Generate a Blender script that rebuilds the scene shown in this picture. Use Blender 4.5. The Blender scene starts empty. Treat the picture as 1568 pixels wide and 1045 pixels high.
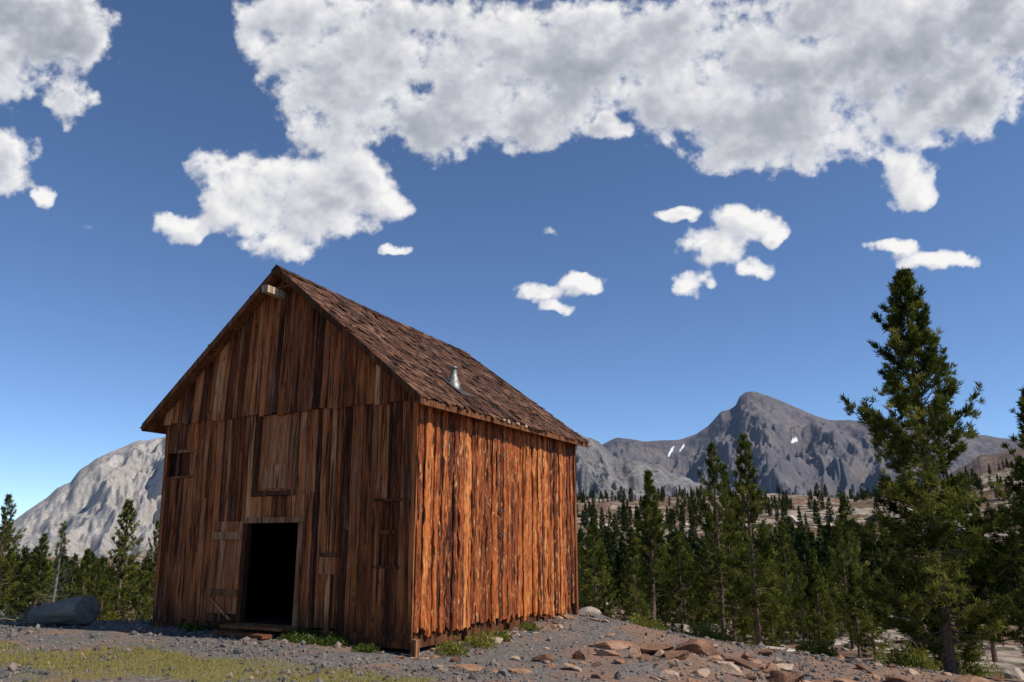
import bpy, bmesh, math, numpy as np
from mathutils import Vector
rng = np.random.default_rng(11)
R = math.radians
scene = bpy.context.scene

# ------------------------------------------------------------------ noise
def _h(ix, iy, iz, seed):
    n = (ix*374761393 + iy*668265263 + iz*1274126177 + seed*974634777) & 0xffffffff
    n = ((n ^ (n >> 13))*1274126177) & 0xffffffff
    n = n ^ (n >> 16)
    return (n & 0xffffff)/float(0xffffff)
def vn(x, y, z=0.0, seed=0):
    x, y, z = np.broadcast_arrays(np.asarray(x, float), np.asarray(y, float), np.asarray(z, float))
    fx, fy, fz = np.floor(x), np.floor(y), np.floor(z)
    ix, iy, iz = fx.astype(np.int64), fy.astype(np.int64), fz.astype(np.int64)
    u, v, w = x-fx, y-fy, z-fz
    u, v, w = [a*a*a*(a*(a*6-15)+10) for a in (u, v, w)]
    r = 0
    for dx in (0, 1):
        for dy in (0, 1):
            for dz in (0, 1):
                r = r + _h(ix+dx, iy+dy, iz+dz, seed)*(u if dx else 1-u)*(v if dy else 1-v)*(w if dz else 1-w)
    return r
def fbm(x, y, z=0.0, o=5, seed=0, g=0.5):
    a, s, t, f = 1.0, 0.0, 0.0, 1.0
    for i in range(o):
        s = s + a*vn(np.asarray(x)*f+i*17.3, np.asarray(y)*f-i*9.1, np.asarray(z)*f, seed+i)
        t += a; a *= g; f *= 2.03
    return s/t
def sstep(a, b, x):
    t = np.clip((x-a)/(b-a), 0, 1)
    return t*t*(3-2*t)

# ------------------------------------------------------------------ mesh helper
def mesh_np(name, V, Fs, attrs=None, mats=(), smooth=False, midx=None, parent=None, meshonly=False):
    V = np.asarray(V, np.float32)
    if not isinstance(Fs, (list, tuple)):
        Fs = [Fs]
    Fs = [np.asarray(f, np.int32) for f in Fs if len(f)]
    me = bpy.data.meshes.new(name)
    me.vertices.add(len(V)); me.vertices.foreach_set('co', V.ravel())
    loops = np.concatenate([f.ravel() for f in Fs])
    tot = np.concatenate([np.full(len(f), f.shape[1], np.int32) for f in Fs])
    st = np.concatenate([[0], np.cumsum(tot)[:-1]]).astype(np.int32)
    me.loops.add(len(loops)); me.loops.foreach_set('vertex_index', loops)
    me.polygons.add(len(tot)); me.polygons.foreach_set('loop_start', st)
    try: me.polygons.foreach_set('loop_total', tot)
    except Exception: pass
    for m in mats: me.materials.append(m)
    if midx is not None:
        me.polygons.foreach_set('material_index', np.asarray(midx, np.int32))
    me.polygons.foreach_set('use_smooth', np.full(len(tot), smooth, bool))
    for k, a in (attrs or {}).items():
        at = me.attributes.new(k, 'FLOAT', 'POINT')
        at.data.foreach_set('value', np.asarray(a, np.float32))
    me.update(calc_edges=True); me.validate()
    if meshonly: return me
    ob = bpy.data.objects.new(name, me)
    scene.collection.objects.link(ob)
    if parent: ob.parent = parent
    return ob

class Acc:
    def __init__(s): s.V=[]; s.F={3:[],4:[]}; s.n=0; s.A=[]
    def add(s, V, F, a=0.5):
        V = np.asarray(V, float); F = np.asarray(F, np.int64)
        s.V.append(V); s.F[F.shape[1]].append(F+s.n)
        s.A.append(np.full(len(V), a) if np.isscalar(a) else np.asarray(a)); s.n += len(V)
    def box(s, x0, x1, y0, y1, z0, z1, a=None, j=0.0):
        V = np.array([[x0,y0,z0],[x1,y0,z0],[x1,y1,z0],[x0,y1,z0],[x0,y0,z1],[x1,y0,z1],[x1,y1,z1],[x0,y1,z1]], float)
        if j: V += rng.uniform(-j, j, V.shape)
        s.hexa(V, a)
    def hexa(s, V, a=None):
        F = [[0,3,2,1],[4,5,6,7],[0,1,5,4],[1,2,6,5],[2,3,7,6],[3,0,4,7]]
        s.add(V, F, rng.random() if a is None else a)
    def obj(s, name, mat, parent=None, smooth=False, attr='rnd', tf=None):
        V = np.concatenate(s.V)
        if tf is not None: V = tf(V)
        Fs = [np.concatenate(f) for f in s.F.values() if f]
        return mesh_np(name, V, Fs, {attr: np.concatenate(s.A)}, [mat], smooth, parent=parent)

def grid_faces(nr, nc):
    i = np.arange(nr-1)[:, None]*nc + np.arange(nc-1)[None, :]
    i = i.ravel()
    return np.stack([i, i+1, i+nc+1, i+nc], 1)

# ------------------------------------------------------------------ node helper
class NT:
    def __init__(s, name):
        s.m = bpy.data.materials.new(name); s.m.use_nodes = True
        s.t = s.m.node_tree; s.t.nodes.clear()
        s.out = s.t.nodes.new('ShaderNodeOutputMaterial')
    def n(s, typ, **kw):
        nd = s.t.nodes.new(typ)
        for k, v in kw.items(): setattr(nd, k, v)
        return nd
    def l(s, a, b): s.t.links.new(a, b)
    def put(s, sock, v):
        if isinstance(v, bpy.types.NodeSocket): s.l(v, sock)
        else: sock.default_value = v
    def math(s, op, a, b=0.0, clamp=False):
        nd = s.n('ShaderNodeMath', operation=op, use_clamp=clamp)
        s.put(nd.inputs[0], a); s.put(nd.inputs[1], b); return nd.outputs[0]
    def attr(s, name): return s.n('ShaderNodeAttribute', attribute_name=name).outputs['Fac']
    def obj(s): return s.n('ShaderNodeTexCoord').outputs['Object']
    def map(s, v, sc=(1,1,1), loc=(0,0,0)):
        nd = s.n('ShaderNodeMapping'); s.l(v, nd.inputs[0])
        nd.inputs['Scale'].default_value = sc
        nd.inputs['Location'].default_value = loc
        return nd.outputs[0]
    def noise(s, v, scale=1, detail=5, rough=.55, dist=0.0):
        nd = s.n('ShaderNodeTexNoise'); s.l(v, nd.inputs['Vector'])
        nd.inputs['Scale'].default_value = scale; nd.inputs['Detail'].default_value = detail
        nd.inputs['Roughness'].default_value = rough; nd.inputs['Distortion'].default_value = dist
        return nd.outputs['Fac']
    def vor(s, v, scale, out='Color', feat='F1'):
        nd = s.n('ShaderNodeTexVoronoi', feature=feat); s.l(v, nd.inputs['Vector'])
        nd.inputs['Scale'].default_value = scale
        return nd.outputs[out]
    def ramp(s, f, stops, interp='LINEAR'):
        nd = s.n('ShaderNodeValToRGB'); s.put(nd.inputs[0], f)
        cr = nd.color_ramp; cr.interpolation = interp
        while len(cr.elements) < len(stops): cr.elements.new(.5)
        for e, (p, c) in zip(cr.elements, stops):
            e.position = p
            e.color = (c, c, c, 1) if np.isscalar(c) else (*c, 1)
        return nd.outputs[0]
    def mix(s, f, a, b, mode='MIX'):
        nd = s.n('ShaderNodeMix', data_type='RGBA', blend_type=mode)
        s.put(nd.inputs[0], f)
        for i, c in ((6, a), (7, b)):
            if isinstance(c, tuple): nd.inputs[i].default_value = (*c, 1)
            else: s.l(c, nd.inputs[i])
        return nd.outputs[2]
    def vadd(s, a, b):
        nd = s.n('ShaderNodeVectorMath', operation='ADD'); s.l(a, nd.inputs[0]); s.put(nd.inputs[1], b); return nd.outputs[0]
    def vscale(s, vec, f):
        nd = s.n('ShaderNodeVectorMath', operation='SCALE'); nd.inputs[0].default_value = vec; s.l(f, nd.inputs['Scale']); return nd.outputs[0]
    def bump(s, h, st=.5, d=.02):
        nd = s.n('ShaderNodeBump'); s.l(h, nd.inputs['Height'])
        nd.inputs['Strength'].default_value = st; nd.inputs['Distance'].default_value = d
        return nd.outputs[0]
    def bsdf(s, col, rough=.9, normal=None, spec=.2, metal=0.0):
        nd = s.n('ShaderNodeBsdfPrincipled')
        if isinstance(col, tuple): nd.inputs['Base Color'].default_value = (*col, 1)
        else: s.l(col, nd.inputs['Base Color'])
        s.put(nd.inputs['Roughness'], rough); nd.inputs['Specular IOR Level'].default_value = spec
        nd.inputs['Metallic'].default_value = metal
        if normal is not None: s.l(normal, nd.inputs['Normal'])
        s.l(nd.outputs[0], s.out.inputs[0]); return nd

def wood(name, stops, gx=28, gz=1.5, rw=.45, bumpd=.012, bumps=.7, rough=.85, knots=True, axis='z', spec=.15, foot=False, grey=0.0, pale=0.0, dark=.8):
    t = NT(name); o = t.obj(); r = t.attr('rnd')
    o2 = t.vadd(o, t.vscale((7.3, 13.1, 5.7), r))
    A = {'z': lambda a, b: (a, a, b), 'y': lambda a, b: (a, b, a), 'x': lambda a, b: (b, a, a)}[axis]
    g = t.noise(t.map(o2, A(gx, gz)), 1, 6, .6, .4)
    b = t.noise(t.map(o2, A(5, .8)), 1, 3, .5, .5)
    f = t.noise(t.map(o2, A(90, 6)), 1, 3, .6)
    v = t.math('ADD', t.math('MULTIPLY', g, .55), t.math('MULTIPLY', b, .45))
    v = t.math('ADD', v, t.math('MULTIPLY', t.math('SUBTRACT', r, .5), rw))
    v = t.math('ADD', v, t.math('MULTIPLY', t.math('SUBTRACT', f, .5), .4))
    c = t.ramp(v, stops)
    h = t.math('ADD', g, t.math('MULTIPLY', f, .4))
    if grey:
        gm = t.noise(t.map(o2, A(9, .7), (3, 3, 3)), 1, 5, .65, .3)
        c = t.mix(t.ramp(gm, [(.54, 0.0), (.7, grey)]), c, t.ramp(f, [(.3, (.14,.09,.06)), (.7, (.45,.32,.22))]))
    if pale:   # small highlights of the rough slabs, painted in as pale flecks
        pm = t.noise(t.map(o2, A(15, 3.6), (9, 1, 4)), 1, 5, .65, 1.0)
        c = t.mix(t.ramp(pm, [(.56, 0.0), (.65, pale)]), c, (.84,.46,.18))
        h = t.math('ADD', h, t.math('MULTIPLY', pm, .9))
    if knots:
        kd = t.vor(t.map(o2, A(4.5, 2.2)), 1, 'Distance')
        k = t.ramp(kd, [(.06, 1.0), (.17, 0.0)])
        c = t.mix(t.math('MULTIPLY', k, .75), c, (.03, .012, .006))
    st = t.noise(t.map(o2, A(14, .6)), 1, 5, .65, .6)
    c = t.mix(t.ramp(st, [(.52, 0.0), (.61, dark)]), c, (.03, .010, .005))
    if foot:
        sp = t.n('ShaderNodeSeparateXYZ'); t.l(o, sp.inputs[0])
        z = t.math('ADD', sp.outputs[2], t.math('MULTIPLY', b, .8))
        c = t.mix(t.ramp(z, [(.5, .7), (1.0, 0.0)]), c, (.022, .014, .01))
    t.bsdf(c, rough, t.bump(h, bumps, bumpd), spec)
    return t.m

# ------------------------------------------------------------------ materials
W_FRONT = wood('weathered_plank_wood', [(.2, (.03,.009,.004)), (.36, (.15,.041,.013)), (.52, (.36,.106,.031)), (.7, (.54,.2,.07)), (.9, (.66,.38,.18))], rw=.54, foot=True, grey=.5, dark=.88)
W_SIDE = wood('orange_slab_wood', [(.2, (.035,.009,.004)), (.36, (.17,.037,.009)), (.52, (.44,.108,.021)), (.7, (.67,.215,.05)), (.9, (.85,.45,.19))], gx=22, gz=1.8, rw=.38, bumpd=.03, bumps=.9, rough=.7, spec=.25, pale=.7, dark=.95)  # saturated orange is the slabs' own colour
W_TRIM = wood('trim_wood', [(.25, (.06,.022,.01)), (.5, (.22,.085,.033)), (.8, (.45,.24,.12))], rw=.5, knots=False)
W_PANEL = wood('bleached_panel_wood', [(.25, (.16,.05,.02)), (.5, (.40,.13,.045)), (.8, (.6,.32,.16))], gx=14, rw=.3, knots=False, grey=.4)
W_PALE = wood('pale_beam_wood', [(.25, (.3,.2,.12)), (.8, (.6,.45,.32))], knots=False)
def shingle_mat():
    t = NT('cedar_shingles'); o = t.obj(); r = t.attr('rnd')
    n = t.noise(t.map(o, (4, 60, 4)), 1, 4)
    b = t.noise(o, 1.1, 4); d = t.noise(o, 7, 5, .7)
    v = t.math('ADD', t.math('MULTIPLY', r, .6), t.math('MULTIPLY', t.math('SUBTRACT', n, .35), .8))
    v = t.math('ADD', v, t.math('MULTIPLY', t.math('SUBTRACT', b, .5), .8))
    v = t.math('ADD', v, t.math('MULTIPLY', t.math('SUBTRACT', d, .5), .6))
    c = t.ramp(v, [(.1, (.02,.010,.007)), (.4, (.08,.034,.019)), (.7, (.16,.074,.04)), (1.0, (.3,.2,.13))])
    t.bsdf(c, .85, t.bump(t.math('ADD', n, d), .7, .015), .2); return t.m
W_SHIN = shingle_mat()
def simple(name, c1, c2, sc=8, rough=.9, metal=0.0, bs=.4, bd=.02, spec=.2):
    t = NT(name); o = t.obj(); n = t.noise(o, sc, 6, .6)
    t.bsdf(t.ramp(n, [(.3, c1), (.7, c2)]), rough, t.bump(n, bs, bd), spec, metal); return t.m
M_DARK = simple('interior_darkness', (.008,.006,.005), (.02,.013,.009))  # near-black: darkness of the interior and gaps put into the colour
M_METAL = simple('galvanised_metal', (.16,.16,.15), (.38,.37,.36), 12, .55, .6)
M_FLASH = simple('tarred_flashing', (.02,.02,.02), (.08,.07,.06), 9, .7)
M_BARK = simple('pine_bark', (.07,.045,.03), (.26,.18,.125), 14)
M_DEAD = simple('dead_grey_wood', (.09,.08,.07), (.28,.255,.22), 14)
def rock_mat(name, stops, sc=2.0, stretch=(1,1,1)):
    t = NT(name); o = t.map(t.obj(), stretch); r = t.attr('rnd')
    n = t.noise(o, sc, 8, .65)
    v = t.math('ADD', t.math('MULTIPLY', n, .7), t.math('MULTIPLY', r, .45))
    f = t.noise(o, sc*9, 4, .6)
    v = t.math('ADD', v, t.math('MULTIPLY', t.math('SUBTRACT', f, .5), .4))
    t.bsdf(t.ramp(v, stops), .9, t.bump(t.math('ADD', n, t.math('MULTIPLY', f, .5)), .8, .06), .2); return t.m
M_ROCK = rock_mat('rust_stained_rock', [(.22, (.05,.036,.03)), (.42, (.16,.082,.05)), (.62, (.31,.17,.10)), (.85, (.46,.35,.26))], 3)
M_GRAV = rock_mat('gravel_stone', [(.2, (.037,.035,.034)), (.5, (.125,.115,.108)), (.72, (.23,.195,.165)), (.85, (.42,.27,.18))], 5)
M_GRAN = rock_mat('granite', [(.25, (.12,.095,.07)), (.5, (.30,.23,.18)), (.8, (.52,.45,.38))], 1)
M_LOG = rock_mat('weathered_log_wood', [(.3, (.06,.05,.042)), (.52, (.19,.165,.14)), (.8, (.42,.375,.32))], 2.6, (.3, 3, 3))
def leaf(name, stops, trans=.3):
    t = NT(name); a = t.attr('cv')
    c = t.ramp(a, stops)
    d = t.n('ShaderNodeBsdfDiffuse'); t.l(c, d.inputs[0])
    tr = t.n('ShaderNodeBsdfTranslucent'); t.l(c, tr.inputs[0])
    m = t.n('ShaderNodeMixShader'); m.inputs[0].default_value = trans
    t.l(d.outputs[0], m.inputs[1]); t.l(tr.outputs[0], m.inputs[2]); t.l(m.outputs[0], t.out.inputs[0]); return t.m
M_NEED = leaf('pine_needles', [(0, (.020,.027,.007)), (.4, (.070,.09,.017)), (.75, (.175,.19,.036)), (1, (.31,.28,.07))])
M_NEEDFAR = leaf('distant_pine_needles', [(0, (.016,.023,.010)), (.5, (.042,.058,.02)), (1, (.12,.135,.045))])
M_GRASS = leaf('grass_blades', [(0, (.12,.11,.025)), (.5, (.29,.25,.06)), (1, (.48,.38,.16))])
M_WEED = leaf('weed_leaves', [(0, (.03,.055,.01)), (.6, (.1,.13,.03)), (1, (.34,.28,.05))])

# ------------------------------------------------------------------ terrain function
def grassmask(x, y):
    n = fbm(x*.7, y*1.1, 0, 5, 31, .6)
    yy = 11.6 - .24*(x+5)
    band = np.exp(-((y-yy)/1.45)**2)*sstep(-12, -9, x)*sstep(.3, -1.6, x)
    return np.clip((band*1.3 + (n-.5)*2.4 - .3)*1.6, 0, 1)*sstep(.02, .2, band)
def softp(v, k=1.0): return np.log1p(np.exp(np.clip(v/k, -30, 30)))*k
def H(x, y):
    x = np.asarray(x, float); y = np.asarray(y, float)
    d = np.hypot(x, y)
    zp = -.09*np.minimum(softp(x+2.5), 16) + .06*np.clip(y-14, 0, 6)*sstep(-6, 1, x)
    zp = zp - .1*np.exp(-((x+1.3)**2+(y-13.2)**2)/3)
    Yb = np.interp(x, [-60,-30,-12,-8,-4,1,3,6,12,30,80], [13,16,17.5,18.5,24,22,18.3,16.7,15.3,14,10])
    e = y-Yb
    DR = np.interp(e, [0,4,10,25,45,85,135,235,335,435,700,1600,9000], [0,-.5,-1.2,-2.4,-3.2,-3.0,-.5,9,20,24,15,10,0])
    DL = np.interp(e, [0,5,15,60,200,1000,9000], [0,-.9,-2.6,-6,-10,-14,-14])
    w = sstep(-.12, .05, x/np.maximum(y, 1))
    w = np.where(y < 5, 1, w)
    D = DL*(1-w)+DR*w
    az = np.arctan2(x, np.maximum(y, .1))
    D = D + 18*sstep(.38, .62, az)*sstep(150, 330, d)*sstep(900, 450, d)*(y > 0)
    amp = np.interp(d, [0, 18, 50, 120, 350, 1000, 9000], [.03, .06, .9, 2.6, 9, 14, 14])
    nz = (fbm(x*.02, y*.02, 0, 5, 5)-.5)*amp*1.2
    nz = nz + (fbm(x*.16, y*.16, 0, 4, 9)-.5)*np.minimum(amp, 1.6)*.9
    nz = nz + (fbm(x*1.4, y*1.4, 0, 3, 19)-.5)*.06
    m = .24*np.exp(-(((x-2.9)/1.7)**2+((y-14.2)/1.2)**2))*(.6+.8*fbm(x*1.7, y*1.7, 0, 3, 77))
    return zp + D + nz + m

rad = [0.0]
r0 = 1.0
while r0 < 8600:
    rad.append(r0); r0 *= 1.0165 if r0 < 40 else 1.02
rad = np.array(rad)
azs = np.concatenate([np.linspace(-180, -50, 80, endpoint=False), np.linspace(-50, 50, 520, endpoint=False), np.linspace(50, 180, 81)])
A_, R_ = np.meshgrid(np.radians(azs), rad)
gx, gy = R_*np.sin(A_), R_*np.cos(A_)
gz = H(gx, gy)
GV = np.stack([gx.ravel(), gy.ravel(), gz.ravel()], 1)
far = sstep(17, 34, R_.ravel())
def ground_mat():
    t = NT('gravelly_ground'); o = t.obj(); g = t.attr('grass'); fr = t.attr('far'); rd = t.attr('rust')
    vc = t.n('ShaderNodeRGBToBW'); t.l(t.vor(o, 28), vc.inputs[0])
    n1 = t.noise(o, .8, 6, .6); n2 = t.noise(o, 40, 3, .6)
    v = t.math('ADD', t.math('MULTIPLY', vc.outputs[0], .6), t.math('MULTIPLY', n2, .4))
    grav = t.ramp(v, [(.2, (.046,.043,.042)), (.5, (.125,.115,.109)), (.75, (.2,.175,.152)), (.9, (.35,.24,.165))])
    n1r = t.math('ADD', n1, t.math('MULTIPLY', rd, .12))
    grav = t.mix(t.ramp(n1r, [(.5, 0.0), (.64, .7)]), grav, t.ramp(n2, [(.3, (.13,.068,.042)), (.7, (.33,.19,.12))]))
    gr = t.ramp(n2, [(.3, (.10,.09,.025)), (.7, (.27,.23,.075))])
    near = t.mix(t.math('MULTIPLY', g, .8), grav, gr)
    n3 = t.noise(o, .06, 9, .68); n4 = t.noise(o, .6, 8, .7)
    soil = t.ramp(n4, [(.3, (.055,.035,.023)), (.5, (.16,.097,.063)), (.7, (.30,.205,.14))])
    soil = t.mix(t.ramp(n3, [(.5, 0.0), (.56, .9)]), soil, t.ramp(n4, [(.35, (.19,.145,.115)), (.65, (.50,.425,.35))]))
    scr = t.noise(o, .25, 7, .7)
    soil = t.mix(t.ramp(scr, [(.5, 0.0), (.58, .8)]), soil, (.045,.05,.02))
    c = t.mix(fr, near, soil)
    h = t.math('ADD', vc.outputs[0], t.math('MULTIPLY', n4, 3.0))
    t.bsdf(c, .95, t.bump(h, .6, .03), .1); return t.m
mesh_np('ground', GV, grid_faces(len(rad), len(azs)), {'grass': grassmask(gx, gy).ravel(), 'far': far, 'rust': sstep(.5, 3.5, gx).ravel()}, [ground_mat()], True)

# ------------------------------------------------------------------ rocks
def ico(sub):
    bm = bmesh.new(); bmesh.ops.create_icosphere(bm, subdivisions=sub, radius=1)
    V = np.array([v.co[:] for v in bm.verts]); F = np.array([[v.index for v in f.verts] for f in bm.faces]); bm.free()
    return V, F
I1, I2, I3 = ico(1), ico(2), ico(3)
def rock(I, sc, seed, planes=16, rough=.07):
    g = np.random.default_rng(seed); V = I[0].copy()
    for _ in range(planes):
        n = g.normal(size=3); n /= np.linalg.norm(n); d = g.uniform(.32, .68)
        V -= np.maximum(0, V@n-d)[:, None]*n
    V *= 1+rough*(fbm(V[:, 0]*4+seed, V[:, 1]*4, V[:, 2]*4, 3, seed % 97)[:, None]-.5)*2
    V *= 1.5
    a = g.uniform(0, 6.28); c, s = math.cos(a), math.sin(a)
    V = V*np.array(sc)
    return V@np.array([[c, s, 0], [-s, c, 0], [0, 0, 1]])

def scatter_gravel():
    n = 17000
    x = rng.uniform(-12, 9, n*2); y = 8.6+11*rng.random(n*2)**1.3
    lx = (x+1.65)*.881+(y-13.81)*(-.474); ly = (x+1.65)*.474+(y-13.81)*.881
    ins = (lx < .0) & (lx > -6.3) & (ly > 0) & (ly < 6.5)
    dens = .25+.75*sstep(.42, .62, fbm(x*.5, y*.5, 0, 3, 3))
    dens = dens*(1-.75*grassmask(x, y))
    k = (~ins) & (rng.random(len(x)) < dens)
    x, y = x[k][:n], y[k][:n]; n = len(x)
    B, F = ico(1)
    s = .009+.028*rng.random(n)**3 + (rng.random(n) < .012)*.05
    base = np.stack([B*(1+rng.uniform(-.35, .35, B.shape)) for _ in range(24)])
    V = base[rng.integers(0, 24, n)]*(s[:, None]*rng.uniform(.6, 1.3, (n, 3)))[:, None, :]
    V = V + np.stack([x, y, H(x, y)+s*.25], 1)[:, None, :]
    Fs = (F[None]+np.arange(n)[:, None, None]*len(B)).reshape(-1, 3)
    r = np.repeat(rng.random(n), len(B))
    mesh_np('gravel', V.reshape(-1, 3), Fs, {'rnd': r}, [M_GRAV])
scatter_gravel()

def rock_cluster(name, pts, mat, flat=1.0):
    a = Acc()
    for i, p in enumerate(pts):
        x, y, s = p[:3]; f = p[3] if len(p) > 3 else flat
        z = float(H(x, y)); I = I3 if s > .1 else I2
        V = rock(I, (s*rng.uniform(.8, 1.4), s*rng.uniform(.7, 1.1), s*rng.uniform(.4, .7)*f), int(rng.integers(1e6)))
        tx = rng.normal(0, .15); V[:, 2] += V[:, 0]*tx
        a.add(V+np.array([x, y, z+s*.06*f]), I[1], rng.random())
    return a.obj(name, mat)
pts = []
for _ in range(170):
    pts.append((rng.normal(3.3, 1.6), rng.normal(13.9, 1.0), .03+.16*rng.random()**3))
for _ in range(110):
    pts.append((rng.uniform(4, 10.5), rng.uniform(12, 18), .03+.15*rng.random()**3))
for _ in range(80):
    v = rng.uniform(-.2, 6.8); o = abs(rng.normal(.12, .3))
    pts.append((-1.65+.474*v+.881*o, 13.81+.881*v-.474*o, .03+.1*rng.random()**2))
for _ in range(45):
    pts.append((rng.uniform(-1.5, 5), rng.uniform(10, 13), .03+.07*rng.random()**3))
for _ in range(12):
    u = rng.uniform(0, 2.4); pts.append((-1.65-.881*u-.474*.25, 13.81+.474*u-.881*.25, .04+.07*rng.random()))
pts += [(-.65, 13.1, .34, .4), (.1, 12.8, .2, .5), (1.7, 15.2, .38, .5), (2.3, 14.8, .3, .7), (3.3, 14.6, .45, .6), (3.9, 14.2, .33, .8), (2.8, 14.0, .3, .6), (4.6, 14.6, .3, .6), (5.6, 14.3, .28, .6), (3.5, 13.5, .25, .6), (8.2, 15.2, .45, .4), (4.2, 13.2, .3, .8), (6.8, 14.6, .3, .7)]
rock_cluster('rubble_rocks', pts, M_ROCK)
pts = []
for _ in range(460):
    a = rng.uniform(.03, .62); d = 25+240*rng.random()**1.2
    pts.append((d*math.sin(a), d*math.cos(a), (.12+.75*rng.random()**2.8)*(.5+d/75), .8))
rock_cluster('granite_outcrops', pts, M_GRAN)
n = 60; m = 36
S, A2 = np.meshgrid(np.linspace(0, 1, n), np.linspace(0, 2*math.pi, m, endpoint=False), indexing='ij')
rr = (.20+.10*S)*(np.clip(np.minimum(S/.03, (1-S)/.03), 0, 1)**.5)
lump = 1+.16*(fbm(np.cos(A2)*1.3+4, np.sin(A2)*1.3, S*2.5, 4, 41)-.5)*2+.16*(fbm(np.cos(A2)*7, np.sin(A2)*7, S*1.2, 3, 42)-.5)*2
V = np.stack([(S-.5)*1.36+.05*np.cos(A2)*S, np.cos(A2)*rr*lump, np.sin(A2)*rr*lump*.95+.04*S], -1).reshape(-1, 3)
i = np.arange(n-1)[:, None]*m; j = np.arange(m)[None]
F = np.stack([i+j, i+(j+1) % m, i+m+(j+1) % m, i+m+j], -1).reshape(-1, 4)
bz = float(H(-9.15, 17.0))
ob = mesh_np('fallen_log', V, F, {'rnd': np.full(len(V), .45)}, [M_LOG], True)
ob.location = (-9.2, 17.0, bz+.22); ob.rotation_euler = (0, R(-5), R(-14))

# ------------------------------------------------------------------ barn
barn = bpy.data.objects.new('wooden_barn', None); scene.collection.objects.link(barn)
barn.location = (-1.65, 13.81, 0); barn.rotation_euler = (0, 0, math.atan2(-.474, .881))
ZE, XR, XE, XL = 4.03, -3.33, .27, -6.86
YF, YB = -.33, 6.95
def ridge_z(y): return 6.98-.034*(y-YF) - .03*np.sin(np.clip((y-YF)/7.3, 0, 1)*math.pi)
def roof_z(x, y):
    x = np.asarray(x, float); rz = ridge_z(y)
    return np.where(x > XR, ZE+(rz-ZE)*(XE-x)/(XE-XR), ZE+(rz-ZE)*(x-XL)/(XR-XL))
def lean(V):
    V = V.copy(); V[:, 0] -= .2*(V[:, 2]/4.1)*np.clip(-V[:, 0]/6.3, 0, 1)*np.clip((6.98-V[:, 2])/2.9, 0, 1); return V
def strip(acc, a0, a1, z0, ztop, plane, off, seed, nx=3, nz=14, bulge=.006, nse=.006, edge=.008, back=.04, rnd=None, frq=(9, 3), rag=0.0):
    s = np.linspace(0, 1, nx); t = np.linspace(0, 1, nz)
    s = np.concatenate([[0], s, [1]]); t = np.concatenate([[0], t, [1]])
    S, T = np.meshgrid(s, t)
    zt0 = ztop(a0) if callable(ztop) else ztop; zt1 = ztop(a1) if callable(ztop) else ztop
    z0a = z0 + rag*(vn(S*2.2+seed, seed*3.0, 0, 8)-.5)
    zc = z0a + ((zt0*(1-S)+zt1*S)-z0a)*T
    wj0 = (vn(zc*2.3+seed*3.1, seed*7.7, 0, 2)-.5)*2*edge; wj1 = (vn(zc*2.3+seed*5.9, seed*1.7, 0, 4)-.5)*2*edge
    a = (a0+wj0)*(1-S)+(a1+wj1)*S
    d = off + bulge*(1-(2*S-1)**2)+(fbm(a*frq[0]+seed*2.3, zc*frq[1], seed*1.1, 3, 6)-.5)*2*nse
    b = np.zeros(S.shape, bool); b[0] = b[-1] = True; b[:, 0] = b[:, -1] = True
    d = np.where(b, off-back, d)
    if plane == 'f': V = np.stack([a, -d, zc], -1)
    elif plane == 's': V = np.stack([d, a, zc], -1)
    elif plane == 'l': V = np.stack([-6.3-d, a, zc], -1)
    else: V = np.stack([a, 6.5+d, zc], -1)
    F = grid_faces(*S.shape)
    if plane in ('l', 'b'): F = F[:, ::-1]
    acc.add(V.reshape(-1, 3), F, rng.random() if rnd is None else rnd)

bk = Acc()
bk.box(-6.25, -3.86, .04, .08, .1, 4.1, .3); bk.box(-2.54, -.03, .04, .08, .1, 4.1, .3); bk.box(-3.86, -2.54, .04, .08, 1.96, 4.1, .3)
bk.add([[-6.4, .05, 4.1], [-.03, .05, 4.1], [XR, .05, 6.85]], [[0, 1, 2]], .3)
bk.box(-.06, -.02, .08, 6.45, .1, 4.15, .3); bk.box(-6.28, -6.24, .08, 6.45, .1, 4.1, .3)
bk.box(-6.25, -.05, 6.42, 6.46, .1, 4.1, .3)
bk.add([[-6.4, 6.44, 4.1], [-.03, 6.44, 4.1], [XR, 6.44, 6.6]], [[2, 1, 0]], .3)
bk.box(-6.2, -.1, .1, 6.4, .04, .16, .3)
bk.obj('dark_backing', M_DARK, barn)  # dark backing set behind the board gaps, also stops sun leaking in

def tone():
    return float(np.clip(rng.choice([.12, .35, .5, .6, .88], p=[.27, .25, .18, .17, .13])+rng.normal(0, .1), 0, 1))
fr = Acc(); x = -6.3
while x < -.02:
    w = rng.choice([.12, .16, .2, .25])*rng.uniform(.9, 1.1); x1 = min(x+w, 0.03)
    if .03-x1 < .06: x1 = .03
    c = (x+x1)/2; off = .03+rng.uniform(0, .022); sd = rng.uniform(0, 100)
    b0 = .1+rng.uniform(-.05, .06) - (.12 if c > -1 else 0)
    rn = tone()
    segs = [(b0, 4.1)]
    if -3.9 < c < -2.5: segs = [(2.0, 2.46)] if -3.74 < c < -2.78 else [(2.0, 4.1)]
    elif -3.74 < c < -2.78: segs = []
    elif -.82 < c < -.3: segs = [(b0, 1.2), (2.3, 4.1)]
    elif -6.12 < c < -5.55: segs = [(b0, 2.93), (3.42, 4.1)]
    if len(segs) == 1 and segs[0][0] < .5 and rng.random() < .3:
        zc = rng.uniform(1.3, 3.2); segs = [(b0, zc), (zc+.008, 4.1)]
    for z0, z1 in segs:
        strip(fr, x+.007, x1-.007, z0, z1, 'f', off+rng.uniform(-.006, .006), sd, nx=4, nz=26, bulge=.005, nse=.01, edge=.01, rnd=float(np.clip(rn+rng.normal(0, .1), 0, 1)), frq=(8, 1.5))
    x = x1
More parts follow.
